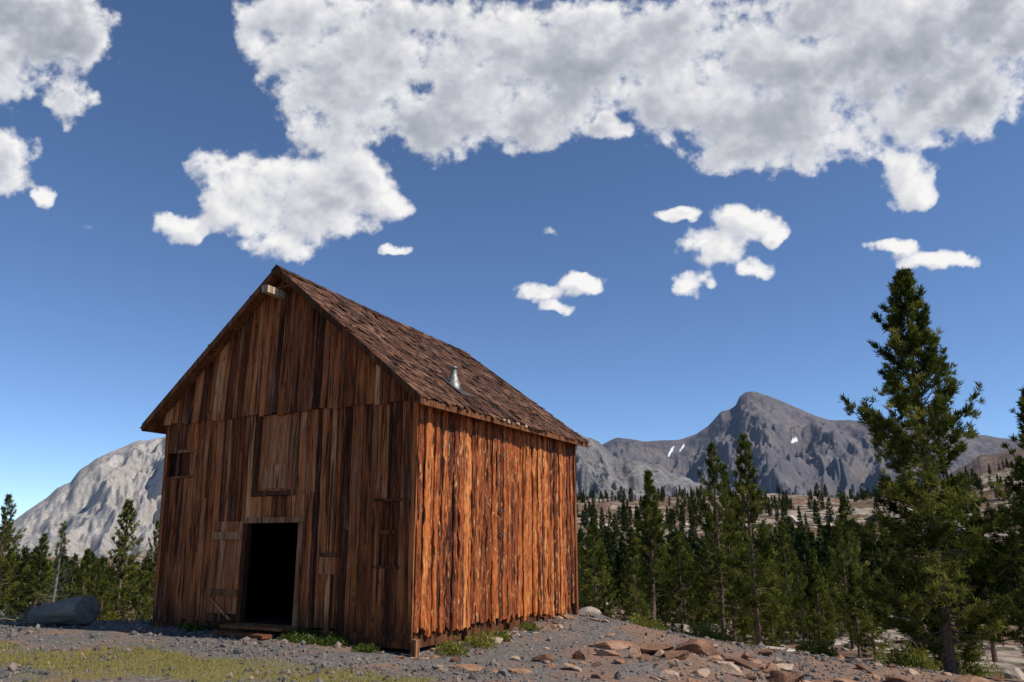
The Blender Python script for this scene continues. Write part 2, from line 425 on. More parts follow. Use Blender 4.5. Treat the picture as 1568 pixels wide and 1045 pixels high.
for xb in np.sort(rng.uniform(-6.2, -.1, 18)):
    if -3.95 < xb < -2.45: continue
    z0 = rng.choice([.15, .15, 1.5, 2.4]); strip(fr, xb, xb+.05, z0+rng.uniform(-.05, .1), 4.08, 'f', .064, rng.uniform(0, 99), nx=3, nz=20, edge=.01, nse=.006, back=.03, rnd=tone())
x = -6.45
def gtop(a): return float(roof_z(a, 0))-.09
while x < -.02:
    w = rng.choice([.12, .17, .21, .26])*rng.uniform(.9, 1.1); x1 = min(x+w, 0.03)
    if gtop(x) > 4.2 and gtop(x1) > 4.15:
        strip(fr, x+.006, x1-.006, 4.03+rng.uniform(-.03, .03), gtop, 'f', .075+rng.uniform(0, .018), rng.uniform(0, 100), nx=4, nz=20, bulge=.005, nse=.01, edge=.009, rnd=tone(), frq=(8, 1.5))
    x = x1
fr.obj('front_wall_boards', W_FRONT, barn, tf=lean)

sw = Acc(); y = -.02
while y < 6.52:
    w = rng.uniform(.11, .2); y1 = min(y+w, 6.54)
    if 6.54-y1 < .07: y1 = 6.54
    b0 = .0+rng.uniform(-.05, .1) + .14*vn(y*.9, 3.3, 0, 12)
    strip(sw, y+.009, y1-.009, b0, 4.14, 's', .025+rng.uniform(0, .045), rng.uniform(0, 100), nx=8, nz=150, bulge=.014, nse=.036, edge=.015, back=.075, rnd=float(np.clip(rng.normal(.45, .28), 0, 1)), frq=(10, 3.4), rag=.12)
    y = y1
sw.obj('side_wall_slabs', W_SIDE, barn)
lw = Acc(); y = 0.0
while y < 6.5:
    y1 = y+rng.uniform(.16, .26); strip(lw, y+.004, min(y1, 6.5)-.004, .05, 4.1, 'l', .03+rng.uniform(0, .02), rng.uniform(0, 99), nz=10); y = y1
x = -6.3
while x < 0:
    x1 = min(x+rng.uniform(.16, .26), .02); strip(lw, x+.004, x1-.004, .05, lambda a: max(4.1, float(roof_z(a, 6.5))-.09), 'b', .03+rng.uniform(0, .02), rng.uniform(0, 99), nz=12); x = x1
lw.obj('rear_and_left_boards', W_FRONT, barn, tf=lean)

tr = Acc()
tr.box(-3.94, -2.42, -.085, -.0, 1.96, 2.06, .75, .004)
tr.box(-2.55, -2.46, -.08, .03, .16, 1.955, .75, .004)
tr.box(-3.93, -3.86, -.07, .03, .16, 1.955, .1, .004)
tr.box(-3.80, -3.71, -.085, -.0, 2.46, 4.02, .1, .004)
tr.box(-2.80, -2.70, -.085, -.0, 2.46, 4.02, .4, .004)
tr.box(-3.705, -2.805, -.09, -.0, 2.47, 2.55, .1, .004)
tr.box(-6.12, -5.52, -.09, -.03, 3.41, 3.47, .8, .004)
tr.box(-6.12, -5.52, -.085, -.03, 2.88, 2.93, .4, .004)
tr.box(-.88, -.26, -.085, -.03, 2.3, 2.35, .2, .005); tr.box(-.84, -.28, -.07, -.03, 1.17, 1.22, .1, .005); tr.box(-.7, -.34, -.075, -.03, 1.74, 1.8, .2, .005)
tr.box(-2.02, -1.62, -.085, -.05, 1.36, 1.42, .15, .004)
tr.box(-4.75, -3.96, -.115, -.085, 1.66, 1.80, .85, .004); tr.box(-4.75, -3.96, -.115, -.085, .62, .74, .4, .004)
tr.hexa([[-4.72,-.14,.62],[-4.62,-.14,.58],[-4.62,-.118,.58],[-4.72,-.118,.62],[-4.1,-.14,.2],[-4.0,-.14,.2],[-4.0,-.118,.2],[-4.1,-.118,.2]], .9)
tr.box(-3.95, -2.45, -.45, -.02, .1, .15, .5, .006); tr.box(-3.8, -2.6, -.75, -.47, .0, .06, .3, .01)
tr.box(.0, .10, 6.5, 6.6, .0, 4.05, .5, .004)
tr.obj('door_and_hatch_trim', W_TRIM, barn)
pn = Acc()
for i in range(4): pn.box(-3.70+i*.222, -3.485+i*.222, -.03, -.0, 2.56, 4.03, [.3, .6, .7, .4][i], .003)
pn.box(-3.55, -3.0, -.045, -.032, 2.6, 3.05, .8, .003)
for i in range(4): pn.box(-4.72+i*.19, -4.535+i*.19, -.083, -.06, .3, 2.0, [.2, .6, .4, .5][i], .003)
pn.box(-2.0, -1.64, -.08, -.055, 1.06, 1.35, .7, .003)
pn.obj('loft_panel_and_door_leaf', W_PANEL, barn)
dk = Acc()
for i in range(3): dk.box(-6.1+i*.19, -5.92+i*.19, -.02, .03, 2.93, 3.42, [.1, .3, .15][i], .003)
for i in range(3): dk.box(-.85+i*.2, -.66+i*.2, -.035, .03, 1.15, 2.34, [.15, .3, .1][i], .003)
dk.obj('hatch_shutters', W_FRONT, barn)
sd = Acc()
for zz in (3.3, 2.2, 1.75): sd.box(.09, .115, 2.78, 2.94, zz, zz+.04, .1, .006)
sd.obj('strap_hinges', M_FLASH, barn)
ps = Acc()
ps.box(.0, .1, -.02, .09, -.5, .05, .6, .01); ps.box(0, .12, 6.42, 6.56, -.9, .12, .3, .01); ps.box(-6.3, -6.15, -.04, .1, -.4, .1, .3, .01)
for yy in (1.6, 3.2, 4.8): ps.box(-.02, .1, yy, yy+.15, -.6, .05, .2, .01)
ps.box(-6.25, -.02, -.02, .03, -.1, .12, .15, .005); ps.box(-.12, -.02, .1, 6.4, -.1, .14, .15, .005)
ps.obj('foundation_posts_and_sill', W_TRIM, barn)

rf = Acc()
for side in (0, 1):
    for (ya, yb) in [(YF+i*(YB-YF)/8, YF+(i+1)*(YB-YF)/8) for i in range(8)]:
        xe = XE if side == 0 else XL
        q = lambda xx, yy, dz: [xx, yy, float(roof_z(xx, yy))+dz]
        xs = XR+(1e-4 if side == 0 else -1e-4)
        V = np.array([q(xe, ya, -.09), q(xs, ya, -.09), q(xs, yb, -.09), q(xe, yb, -.09), q(xe, ya, -.03), q(xs, ya, -.03), q(xs, yb, -.03), q(xe, yb, -.03)])
        if ya > YF+.01: V[[0,1,4,5], 1] += .0005
        rf.hexa(V, .4)
for yy in (YF-.03, YB+.001):
    for side in (0, 1):
        xe = XE+.02 if side == 0 else XL-.02
        zt = float(ridge_z(yy)); V = np.array([[xe, yy, ZE-.13], [XR, yy, zt-.13], [XR, yy+.028, zt-.13], [xe, yy+.028, ZE-.13], [xe, yy, ZE+.02], [XR, yy, zt+.02], [XR, yy+.028, zt+.02], [xe, yy+.028, ZE+.02]])
        rf.hexa(V, .1+.3*side)
rf.box(XE-.0, XE+.025, YF, YB, ZE-.13, ZE-.02, .4, .004)
rf.box(XL-.025, XL, YF, YB, ZE-.13, ZE-.02, .4, .004)
for yy in np.arange(.3, 6.6, .75):
    rf.hexa(np.array([[0,yy,4.02],[XE-.02,yy,3.86],[XE-.02,yy+.06,3.86],[0,yy+.06,4.02],[0,yy,4.14],[XE-.02,yy,3.95],[XE-.02,yy+.06,3.95],[0,yy+.06,4.14]]), .4)
rf.obj('roof_deck_and_rake_boards', W_TRIM, barn)
sh = Acc()
for side in (0, 1):
    rows = 27
    for r_ in range(rows+1):
        t0 = (r_-.15)/rows; t1 = t0+1.75/rows
        y = YF-.03+rng.uniform(0, .05)
        while y < YB+.0:
            w = rng.uniform(.07, .19); y1 = min(y+w, YB+.04)
            if rng.random() < .985:
                ja, jb = rng.normal(0, .008), rng.normal(0, .008); jc = rng.normal(0, .007); ja += jc; jb += jc
                def P(tt, yy, dz):
                    tt = min(tt, 1.0); xe = XE+.03 if side == 0 else XL-.03
                    xx = xe+(XR-xe)*tt; z = ZE-.02+(float(ridge_z(yy))-ZE+.02)*tt
                    return [xx, yy, z+dz+.014*math.sin(yy*1.9+tt*5)]
                lift = .022+.014*rng.random() + (rng.random() < .1)*.03
                V = [P(t0+ja, y+.003, lift-.016), P(t1, y+.003, -.006), P(t1, y1-.003, -.006), P(t0+jb, y1-.003, lift-.016),
                     P(t0+ja, y+.003, lift), P(t1, y+.003, .004), P(t1, y1-.003, .004), P(t0+jb, y1-.003, lift+rng.normal(0, .004))]
                sh.hexa(np.array(V), rng.random())
            y = y1
for i in range(16):
    ya = YF-.03+i*.458; yb = ya+.47
    for sgn in (1, -1):
        V = []
        for dz in (.02, .045):
            for (yy, xx) in ((ya, XR), (ya, XR+sgn*.13), (yb, XR+sgn*.13), (yb, XR)):
                V.append([xx, yy, float(ridge_z(yy))+dz-(abs(xx-XR)*.8)+(.012 if yy == ya else 0)])
        sh.hexa(np.array(V), rng.random())
sh.obj('roof_shingles', W_SHIN, barn)
ew = Acc()
for yy in np.arange(2.3, 4.6, .2):
    if rng.random() < .5: ew.box(XE+.03, XE+.05, yy, yy+rng.uniform(.05, .14), ZE-.06+rng.uniform(-.01, .03), ZE+.0, None, .006)
ew.obj('pale_eave_strips', W_PALE, barn)  # stand for pale metal flashing patches along the eave
hb = Acc(); hb.box(XR-.06, XR+.07, -.62, .2, 6.38, 6.52, .8, .008); hb.obj('hay_hoist_beam', W_PALE, barn)
hb = Acc(); hb.box(XR-.4, XR+.4, -.30, -.06, 6.53, 6.58, .3, .004); hb.obj('apex_lookout', W_TRIM, barn)
def lathe(prof, n=20):
    a = np.linspace(0, 2*math.pi, n, endpoint=False)
    V = np.array([[r*math.cos(t), r*math.sin(t), z] for (r, z) in prof for t in a])
    F = [[i*n+j, i*n+(j+1) % n, (i+1)*n+(j+1) % n, (i+1)*n+j] for i in range(len(prof)-1) for j in range(n)]
    return V, np.array(F)
px_, py_ = -.53, 1.97; pz = float(roof_z(px_, py_))
a = Acc(); V, F = lathe([(.13, -.1), (.13, .05), (.115, .06), (.055, .33), (.055, .38), (.075, .385), (.075, .41), (.0, .43)])
a.add(V+[px_, py_, pz], F); a.obj('conical_stove_vent', M_METAL, barn, True)
a = Acc(); q = lambda xx, yy, dz: [xx, yy, float(roof_z(xx, yy))+dz]
a.hexa(np.array([q(px_+.3, py_-.2, .03), q(px_-.2, py_-.2, .02), q(px_-.2, py_+.2, .02), q(px_+.3, py_+.2, .03), q(px_+.3, py_-.2, .05), q(px_-.2, py_-.2, .045), q(px_-.2, py_+.2, .045), q(px_+.3, py_+.2, .05)]), .3)
a.obj('vent_flashing', M_FLASH, barn)

# ------------------------------------------------------------------ trees
def tube(P, rad, n=6):
    P = np.asarray(P, float); k = len(P)
    T = np.gradient(P, axis=0); T /= np.linalg.norm(T, axis=1)[:, None]+1e-9
    up = np.array([0, 0, 1.0]) if abs(T[0, 2]) < .8 else np.array([1.0, 0, 0])
    A = np.cross(T, up); A /= np.linalg.norm(A, axis=1)[:, None]+1e-9; B = np.cross(T, A)
    th = np.linspace(0, 2*math.pi, n, endpoint=False)
    V = P[:, None]+np.asarray(rad)[:, None, None]*(A[:, None]*np.cos(th)[None, :, None]+B[:, None]*np.sin(th)[None, :, None])
    i = np.arange(k-1)[:, None]*n; j = np.arange(n)[None]
    F = np.stack([i+j, i+(j+1) % n, i+n+(j+1) % n, i+n+j], -1).reshape(-1, 4)
    return V.reshape(-1, 3), F
def conifer(name, seed, h, w, nb, nt, nn, nl, t0=.1, dead=False, gap=.12, mat=None, nw=.15, branches=True, fill=1.25):
    g = np.random.default_rng(seed); bark = Acc()
    bx, by = g.uniform(-.02, .02, 2)*h
    tz = np.linspace(-.05, 1, 9)
    def axis(t): return np.array([bx*math.sin(t*2.5), by*math.sin(t*2.1), t*h])
    r0 = .013*h+.02
    V, F = tube([axis(t) for t in tz], r0*(1-np.clip(tz, 0, 1))**.8+.006, 8); bark.add(V, F)
    TV, TC = [], []
    az = g.uniform(0, 6.28)
    for i in range(nb):
        t = t0+(1-t0)*((i+g.random())/nb)**.92
        az += 2.4+g.normal(0, .35)
        prof = min(1, (1-t)*fill+.02)*(.6+.4*min(1, (t-t0)/.18+.2))
        lump = .45+1.0*vn(az*1.1, t*8, 0, seed)
        L = w*.5*prof*lump*g.uniform(.75, 1.15)+.02*w
        if dead: L *= g.choice([.3, .6, .9])
        p0 = axis(t); d = np.array([math.cos(az), math.sin(az), 0])
        slope = (-.18 if t < .45 else .2)+.8*max(0, t-.4)+g.normal(0, .14)
        k = np.linspace(0, 1, 5)
        P = p0+d*(L*k)[:, None]+np.array([0, 0, 1])*(L*(slope*k+.45*k**2.4))[:, None]
        P += g.normal(0, .02*L, P.shape)*k[:, None]
        if branches:
            V, F = tube(P, (.006+.011*L)*(1-k*.8), 4); bark.add(V, F)
        if dead:
            if L > .3:
                for q in range(3):
                    s = g.uniform(.3, .9); c = p0+(P[-1]-p0)*s
                    V, F = tube(np.array([c, c+g.normal(0, .12, 3), c+g.normal(0, .25, 3)]), np.array([.006, .004, .002]), 3); bark.add(V, F)
            if g.random() < .55: continue
        elif g.random() < gap: continue
        m = max(2, int(nt*(.4+L/(w*.5))))
        s = g.uniform(.3, 1.03, m)**.7
        c = np.stack([np.interp(s, k, P[:, j]) for j in range(3)], 1)
        side = np.cross(d, [0, 0, 1]); c += side*(g.normal(0, .17, m)*L*(1.15-.7*s))[:, None]
        c[:, 2] += g.normal(0, .04, m)*L+g.normal(0, .02, m)
        dirs = (P[-1]-P[0])/(L+1e-6)*.5+np.array([0, 0, .5])
        base = .42+g.normal(0, .17)
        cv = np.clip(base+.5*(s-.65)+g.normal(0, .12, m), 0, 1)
        nd = dirs[None, None]+g.normal(0, .55, (m, nn, 3))
        nd /= np.linalg.norm(nd, axis=2)[..., None]
        ln = nl*g.uniform(.6, 1.25, (m, nn))
        sd_ = g.normal(size=(m, nn, 3)); sd_ = np.cross(nd, sd_); sd_ /= np.linalg.norm(sd_, axis=2)[..., None]+1e-9
        b = np.repeat(c[:, None], nn, 1)+g.normal(0, nl*.12, (m, nn, 3)); wv = sd_*(ln*nw*.5)[..., None]
        mid = b+nd*(ln*.45)[..., None]
        tri = np.stack([b, mid+wv, b+nd*ln[..., None], mid-wv], 2)
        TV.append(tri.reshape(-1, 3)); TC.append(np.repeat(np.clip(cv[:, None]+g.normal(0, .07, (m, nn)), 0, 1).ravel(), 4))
    nbv = bark.n; V = np.concatenate(bark.V); Fb = np.concatenate(bark.F[4])
    T = np.concatenate(TV); C = np.concatenate(TC); Fn = np.arange(len(T)).reshape(-1, 4)+nbv
    V = np.concatenate([V, T]); F = np.concatenate([Fb, Fn]); cv = np.concatenate([np.zeros(nbv), C])
    mi = np.concatenate([np.zeros(len(Fb), int), np.ones(len(Fn), int)])
    return mesh_np(name, V, F, {'cv': cv}, [M_DEAD if dead else M_BARK, mat or M_NEED], False, mi, meshonly=True)

def place(name, me, x, y, ztop, h0, rot=0, sxy=1.0, sink=.05):
    zb = float(H(x, y))-sink; s = (ztop-zb)/h0
    ob = bpy.data.objects.new(name, me); scene.collection.objects.link(ob)
    ob.location = (x, y, zb); ob.scale = (s*sxy, s*sxy, s); ob.rotation_euler = (0, 0, rot)
    return ob
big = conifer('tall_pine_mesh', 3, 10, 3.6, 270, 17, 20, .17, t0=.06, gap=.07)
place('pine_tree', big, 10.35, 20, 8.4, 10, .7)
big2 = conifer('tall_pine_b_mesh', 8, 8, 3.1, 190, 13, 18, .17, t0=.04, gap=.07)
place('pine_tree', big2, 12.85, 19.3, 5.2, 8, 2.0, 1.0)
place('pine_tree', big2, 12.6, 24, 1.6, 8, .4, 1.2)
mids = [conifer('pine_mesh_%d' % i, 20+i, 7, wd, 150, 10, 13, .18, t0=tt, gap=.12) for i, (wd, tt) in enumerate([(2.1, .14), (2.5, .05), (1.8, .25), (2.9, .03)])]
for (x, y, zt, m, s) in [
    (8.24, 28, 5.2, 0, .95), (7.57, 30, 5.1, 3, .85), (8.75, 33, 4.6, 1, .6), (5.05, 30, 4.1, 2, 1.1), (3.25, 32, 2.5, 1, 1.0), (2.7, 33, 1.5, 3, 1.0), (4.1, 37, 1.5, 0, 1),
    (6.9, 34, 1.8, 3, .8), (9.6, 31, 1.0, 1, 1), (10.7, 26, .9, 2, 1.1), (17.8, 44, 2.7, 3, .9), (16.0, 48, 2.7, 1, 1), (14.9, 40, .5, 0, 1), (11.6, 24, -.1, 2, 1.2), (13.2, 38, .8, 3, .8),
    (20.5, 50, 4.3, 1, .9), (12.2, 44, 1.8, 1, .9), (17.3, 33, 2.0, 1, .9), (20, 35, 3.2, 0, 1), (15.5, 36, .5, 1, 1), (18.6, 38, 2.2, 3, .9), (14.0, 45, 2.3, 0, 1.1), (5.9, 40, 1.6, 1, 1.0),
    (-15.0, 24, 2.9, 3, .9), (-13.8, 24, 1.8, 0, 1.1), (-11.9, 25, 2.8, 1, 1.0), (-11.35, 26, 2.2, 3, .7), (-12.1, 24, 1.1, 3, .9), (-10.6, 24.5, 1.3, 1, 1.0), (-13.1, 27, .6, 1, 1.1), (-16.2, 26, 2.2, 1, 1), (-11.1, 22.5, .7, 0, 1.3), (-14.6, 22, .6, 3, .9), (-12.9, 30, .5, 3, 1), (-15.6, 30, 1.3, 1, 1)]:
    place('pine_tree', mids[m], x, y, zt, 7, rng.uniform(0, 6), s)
dead = conifer('sparse_tree_mesh', 50, 5, 2.2, 80, 7, 12, .15, t0=.15, dead=True)
place('half_dead_pine_tree', dead, -12.75, 23, 2.15, 5, 0)
place('half_dead_pine_tree', dead, -13.4, 21.5, .8, 5, 2)
dv = Acc()
for i in range(30):
    p = np.array([-10.0, 17.2, float(H(-9.9, 17.2))+.05])+rng.normal(0, .3, 3)*[1.3, .8, .3]
    d = rng.normal(0, 1, 3)*[1, .5, .35]; d[2] = abs(d[2])+.1
    k = np.linspace(0, 1, 5)[:, None]; L = rng.uniform(.3, .9)
    V, F = tube(p+d*k*L+rng.normal(0, .03, (5, 3)), np.linspace(.02, .004, 5), 5); dv.add(V, F)
dv.obj('fallen_dead_branches', M_DEAD)

forest = bpy.data.objects.new('distant_forest', None); scene.collection.objects.link(forest)
fars = [conifer('far_pine_mesh_%d' % i, 70+i, 7, wd, 70, 6, 7, .38, t0=.06, gap=.05, mat=M_NEEDFAR, nw=.32, branches=False) for i, wd in enumerate([2.0, 2.4, 1.7, 2.7])]
cnt = 0
N = 9000
a_ = rng.uniform(-.62, .66, N); d_ = 38+ 470*rng.random(N)**1.15
xs, ys = d_*np.sin(a_), d_*np.cos(a_)
dn = fbm(xs*.045, ys*.045, 0, 4, 44)
thr = np.interp(d_, [36, 60, 100, 160, 220, 300, 400, 520], [.53, .475, .455, .47, .51, .55, .57, .58])
dist_keep = rng.random(N) < np.interp(d_, [36, 80, 200, 500], [.15, .5, .55, .6])*np.where(dn > thr, 1, .12)
keep = dist_keep & ~((a_ > -.3) & (a_ < .02)) & ~((a_ < 0) & (d_ < 80))
zz = H(xs, ys)
for x, y, z, dd, aa in zip(xs[keep], ys[keep], zz[keep], d_[keep], a_[keep]):
    m = fars[int(rng.integers(4))] if dd > 62 else mids[int(rng.integers(4))]
    ob = bpy.data.objects.new('pine', m); scene.collection.objects.link(ob); ob.parent = forest
    s = rng.uniform(.35, 1.15)*np.interp(dd, [40, 60, 200, 400], [.75, .95, .85, .72])
    ob.location = (x, y, z-.1); ob.scale = (s*rng.uniform(.9, 1.3),)*2+(s,); ob.rotation_euler = (0, 0, rng.uniform(0, 6.28)); cnt += 1
print('forest', cnt)

# ------------------------------------------------------------------ grass, weeds
def blades(name, x, y, hgt, wid, mat, cv, spread=.5):
    n = len(x); z = H(x, y)
    th = rng.uniform(0, 6.28, n); d = np.stack([np.cos(th), np.sin(th), np.zeros(n)], 1)
    ln = np.stack([rng.normal(0, spread, n), rng.normal(0, spread, n), np.ones(n)], 1)*hgt[:, None]
    p = np.stack([x, y, z-.005], 1)
    V = np.stack([p-d*wid/2, p+d*wid/2, p+ln], 1).reshape(-1, 3)
    mesh_np(name, V, np.arange(3*n).reshape(-1, 3), {'cv': np.repeat(cv, 3)}, [mat])
n = 150000
x = rng.uniform(-12, .5, n); y = rng.uniform(8.8, 15.5, n)
k = rng.random(n) < grassmask(x, y)*.9; x, y = x[k], y[k]
blades('grass', x, y, rng.uniform(.015, .06, len(x)), .007, M_GRASS, np.clip(rng.normal(.45, .27, len(x)), 0, 1), .6)
def clump(name, cx, cy, r, hgt, n, mat=M_WEED, cvm=.5, nl=.06, wide=.35):
    p = rng.normal(0, .5, (n, 3)); p /= np.maximum(1, np.linalg.norm(p, axis=1))[:, None]
    lump = .4+1.1*vn(p[:, 0]*3, p[:, 1]*3, cx, 5)
    x = cx+p[:, 0]*r; y = cy+p[:, 1]*r; z = H(x, y)+np.abs(p[:, 2])*hgt*lump
    nd = rng.normal(0, .6, (n, 3))+[0, 0, .5]; nd /= np.linalg.norm(nd, axis=1)[:, None]
    s = np.cross(nd, rng.normal(size=(n, 3))); s /= np.linalg.norm(s, axis=1)[:, None]
    b = np.stack([x, y, z], 1); ln = nl*rng.uniform(.5, 1.3, n)[:, None]
    V = np.stack([b, b+nd*ln*.5+s*ln*wide*.5, b+nd*ln, b+nd*ln*.5-s*ln*wide*.5], 1).reshape(-1, 3)
    mesh_np(name, V, np.arange(4*n).reshape(-1, 4), {'cv': np.repeat(np.clip(rng.normal(cvm, .2, n), 0, 1), 4)}, [mat])
def L2W(lx, ly): return (-1.65+.881*lx+.474*ly, 13.81-.474*lx+.881*ly)
for (lx, ly, r, hh, c) in [(-2.1, -.35, .35, .14, .35), (-1.4, -.3, .3, .12, .35), (-1.75, -.45, .3, .1, .4), (-.7, -.3, .22, .08, .4), (.35, .7, .28, .2, .75), (.45, 1.5, .3, .2, .8), (.4, 2.3, .2, .15, .7), (-4.9, -.25, .25, .1, .4), (.3, 3.6, .18, .12, .6)]:
    X, Y = L2W(lx, ly); clump('weed_clump', X, Y, r, hh, 900, cvm=c)
for (X, Y, r, hh) in [(9.0, 19, .5, .4), (7.6, 21, .5, .4), (12.2, 18.2, .6, .4), (10.4, 22.5, .8, .6), (5.2, 22, .6, .4), (3.8, 24, .7, .5), (14.5, 27, 1, .8), (-10.6, 19.8, .6, .4), (-12.8, 19.5, .7, .5), (3.4, 12, .15, .1)]:
    clump('shrub', X, Y, r, hh, 1800, cvm=.7, nl=.1, wide=.3)

# ------------------------------------------------------------------ mountains
PITCH = R(14.3); CP, SP = math.cos(PITCH), math.sin(PITCH)
def sky_dir(s, t):   # gnomonic chart of the northern sky, centre 14.3 deg above horizon
    s = np.asarray(s, float)/121.1; t = np.asarray(t, float)/121.1
    return s, CP-t*SP, SP+t*CP
def mountain(name, prof, D0, D1, z0, mat, na, nq, amp, seed, jag=.004, pw=1.35, snow=(), gw=260):
    prof = np.array(prof, float); x, y, z = sky_dir(prof[:, 0], prof[:, 1])
    az = np.arctan2(x, y); te = z/np.hypot(x, y)
    A = np.linspace(az[0], az[-1], na); TE = np.interp(A, az, te)
    TE = TE + jag*(fbm(A*45, 0*A, 3, 5, seed)-.5)*2
    q = np.concatenate([np.linspace(0, 1, nq), np.linspace(1.03, 1.4, 10)])
    AA, Q = np.meshgrid(A, q); TT = np.broadcast_to(TE, AA.shape)
    D = D0+(D1-D0)*Q
    zr = 1.6+D1*TT
    q1 = np.minimum(Q, 1); shp = q1**pw; shp = np.where(Q > 1, 1-(Q-1)*1.6, shp)
    env = np.sin(np.clip(q1, 0, 1)*math.pi)**.8
    wx = AA*D1/gw + .8*fbm(AA*D1/400, D/400, 0, 3, seed+9)
    n = 1-np.abs(2*fbm(wx, D/(gw*3.2), 0, 5, seed)-1)
    n2 = fbm(AA*D1/70, D/110, 0, 5, seed+4)-.5
    hgt = (zr-z0)
    Z = z0+hgt*shp+env*amp*hgt*((n-.75)*1.3+n2*.6) + hgt*.02*n2
    lim = 1.6+D*(TT-.0012)
    Z = np.where(Q < .97, np.minimum(Z, lim), Z)
    V = np.stack([D*np.sin(AA), D*np.cos(AA), Z], -1).reshape(-1, 3)
    sn = np.zeros(AA.size); te_v = ((Z-1.6)/D).ravel()
    for (s, t, rs, rt, tilt) in snow:
        xx, yy, z_ = sky_dir(s, t); a0 = math.atan2(xx, yy); e0 = z_/math.hypot(xx, yy)
        da = (AA.ravel()-a0)*121.1; de = (te_v-e0)*121.1
        ca, sa = math.cos(tilt), math.sin(tilt); p = da*ca+de*sa; r = -da*sa+de*ca
        dd = (p/rs)**2+(r/rt)**2+(fbm(da*2.5, de*2.5, 0, 3, 8)-.5)*1.6
        sn = np.maximum(sn, sstep(1.1, .8, dd))
    mesh_np(name, V, grid_faces(len(q), na), {'snow': sn, 'q': Q.ravel()}, [mat], True)
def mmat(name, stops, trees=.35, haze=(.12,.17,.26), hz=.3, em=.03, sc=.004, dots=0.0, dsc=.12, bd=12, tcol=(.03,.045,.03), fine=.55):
    t = NT(name); o = t.obj(); q = t.attr('q')
    n = t.noise(o, sc, 9, .65); n2 = t.noise(t.map(o, (1, 1, .35)), sc*9, 8, .7)
    v = t.math('ADD', t.math('MULTIPLY', n, .5), t.math('MULTIPLY', n2, .5))
    c = t.ramp(v, stops)
    n5 = t.noise(t.map(o, (1, 1, .5)), sc*30, 6, .7)
    c = t.mix(t.ramp(n5, [(.48, 0.0), (.66, fine)]), c, tuple(x*.45 for x in stops[0][1]))
    tn = t.math('SUBTRACT', t.math('ADD', t.math('MULTIPLY', n2, .9), t.math('MULTIPLY', n, .5)), q)
    c = t.mix(t.ramp(tn, [(trees, 0.0), (trees+.12, .85)]), c, tcol)
    if dots:
        dt = t.noise(o, dsc, 3, .7); pt = t.math('ADD', dt, t.math('MULTIPLY', t.math('SUBTRACT', n, .5), .7))
        pt = t.math('SUBTRACT', pt, t.math('MULTIPLY', q, .12))
        c = t.mix(t.ramp(pt, [(dots, 0.0), (dots+.03, .85)]), c, (.028,.038,.022))
    c = t.mix(t.attr('snow'), c, (.85,.87,.9))
    c = t.mix(hz, c, haze)  # aerial haze painted in as a bluish tint over the rock colour
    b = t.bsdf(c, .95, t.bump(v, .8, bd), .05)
    b.inputs['Emission Color'].default_value = (.3, .5, .9, 1); b.inputs['Emission Strength'].default_value = em  # faint blue self-glow stands in for distance haze
    return t.m
def pp(l): return [((x-784)/10, (522-y)/10) for x, y in l]
def ps_(l): return [((x-784)/10, (522-y)/10, a/10, b/10, c) for x, y, a, b, c in l]
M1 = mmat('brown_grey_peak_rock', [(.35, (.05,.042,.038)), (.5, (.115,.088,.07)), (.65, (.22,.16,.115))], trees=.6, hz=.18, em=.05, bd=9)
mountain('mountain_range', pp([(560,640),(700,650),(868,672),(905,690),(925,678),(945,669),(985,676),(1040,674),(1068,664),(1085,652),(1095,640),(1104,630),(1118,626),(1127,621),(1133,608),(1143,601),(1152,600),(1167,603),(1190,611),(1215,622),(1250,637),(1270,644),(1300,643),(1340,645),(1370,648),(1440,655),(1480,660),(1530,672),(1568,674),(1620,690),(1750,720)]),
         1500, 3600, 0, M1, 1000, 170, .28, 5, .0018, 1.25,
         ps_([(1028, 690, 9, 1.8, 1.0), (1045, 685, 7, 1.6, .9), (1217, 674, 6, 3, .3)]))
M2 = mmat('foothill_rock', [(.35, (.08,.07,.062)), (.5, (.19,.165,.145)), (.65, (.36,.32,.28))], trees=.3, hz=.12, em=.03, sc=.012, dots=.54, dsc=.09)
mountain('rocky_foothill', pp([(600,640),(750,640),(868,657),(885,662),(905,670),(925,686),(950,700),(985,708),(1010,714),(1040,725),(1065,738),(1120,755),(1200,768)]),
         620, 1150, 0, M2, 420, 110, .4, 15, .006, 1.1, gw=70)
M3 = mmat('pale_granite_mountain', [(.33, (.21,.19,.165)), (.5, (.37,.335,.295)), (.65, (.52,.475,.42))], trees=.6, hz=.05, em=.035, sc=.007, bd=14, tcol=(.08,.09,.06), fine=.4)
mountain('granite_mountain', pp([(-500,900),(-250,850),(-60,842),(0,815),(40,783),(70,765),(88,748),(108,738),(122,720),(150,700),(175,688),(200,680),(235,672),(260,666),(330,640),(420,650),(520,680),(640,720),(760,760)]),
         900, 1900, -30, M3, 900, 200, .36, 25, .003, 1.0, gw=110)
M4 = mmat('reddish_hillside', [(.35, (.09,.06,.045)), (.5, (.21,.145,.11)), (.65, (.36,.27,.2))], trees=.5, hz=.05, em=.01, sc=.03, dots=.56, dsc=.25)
mountain('stony_hill', pp([(1330,790),(1420,745),(1470,716),(1500,702),(1535,692),(1568,684),(1640,670),(1760,660)]), 240, 430, 8, M4, 260, 70, .25, 35, .006, 1.2, gw=40)

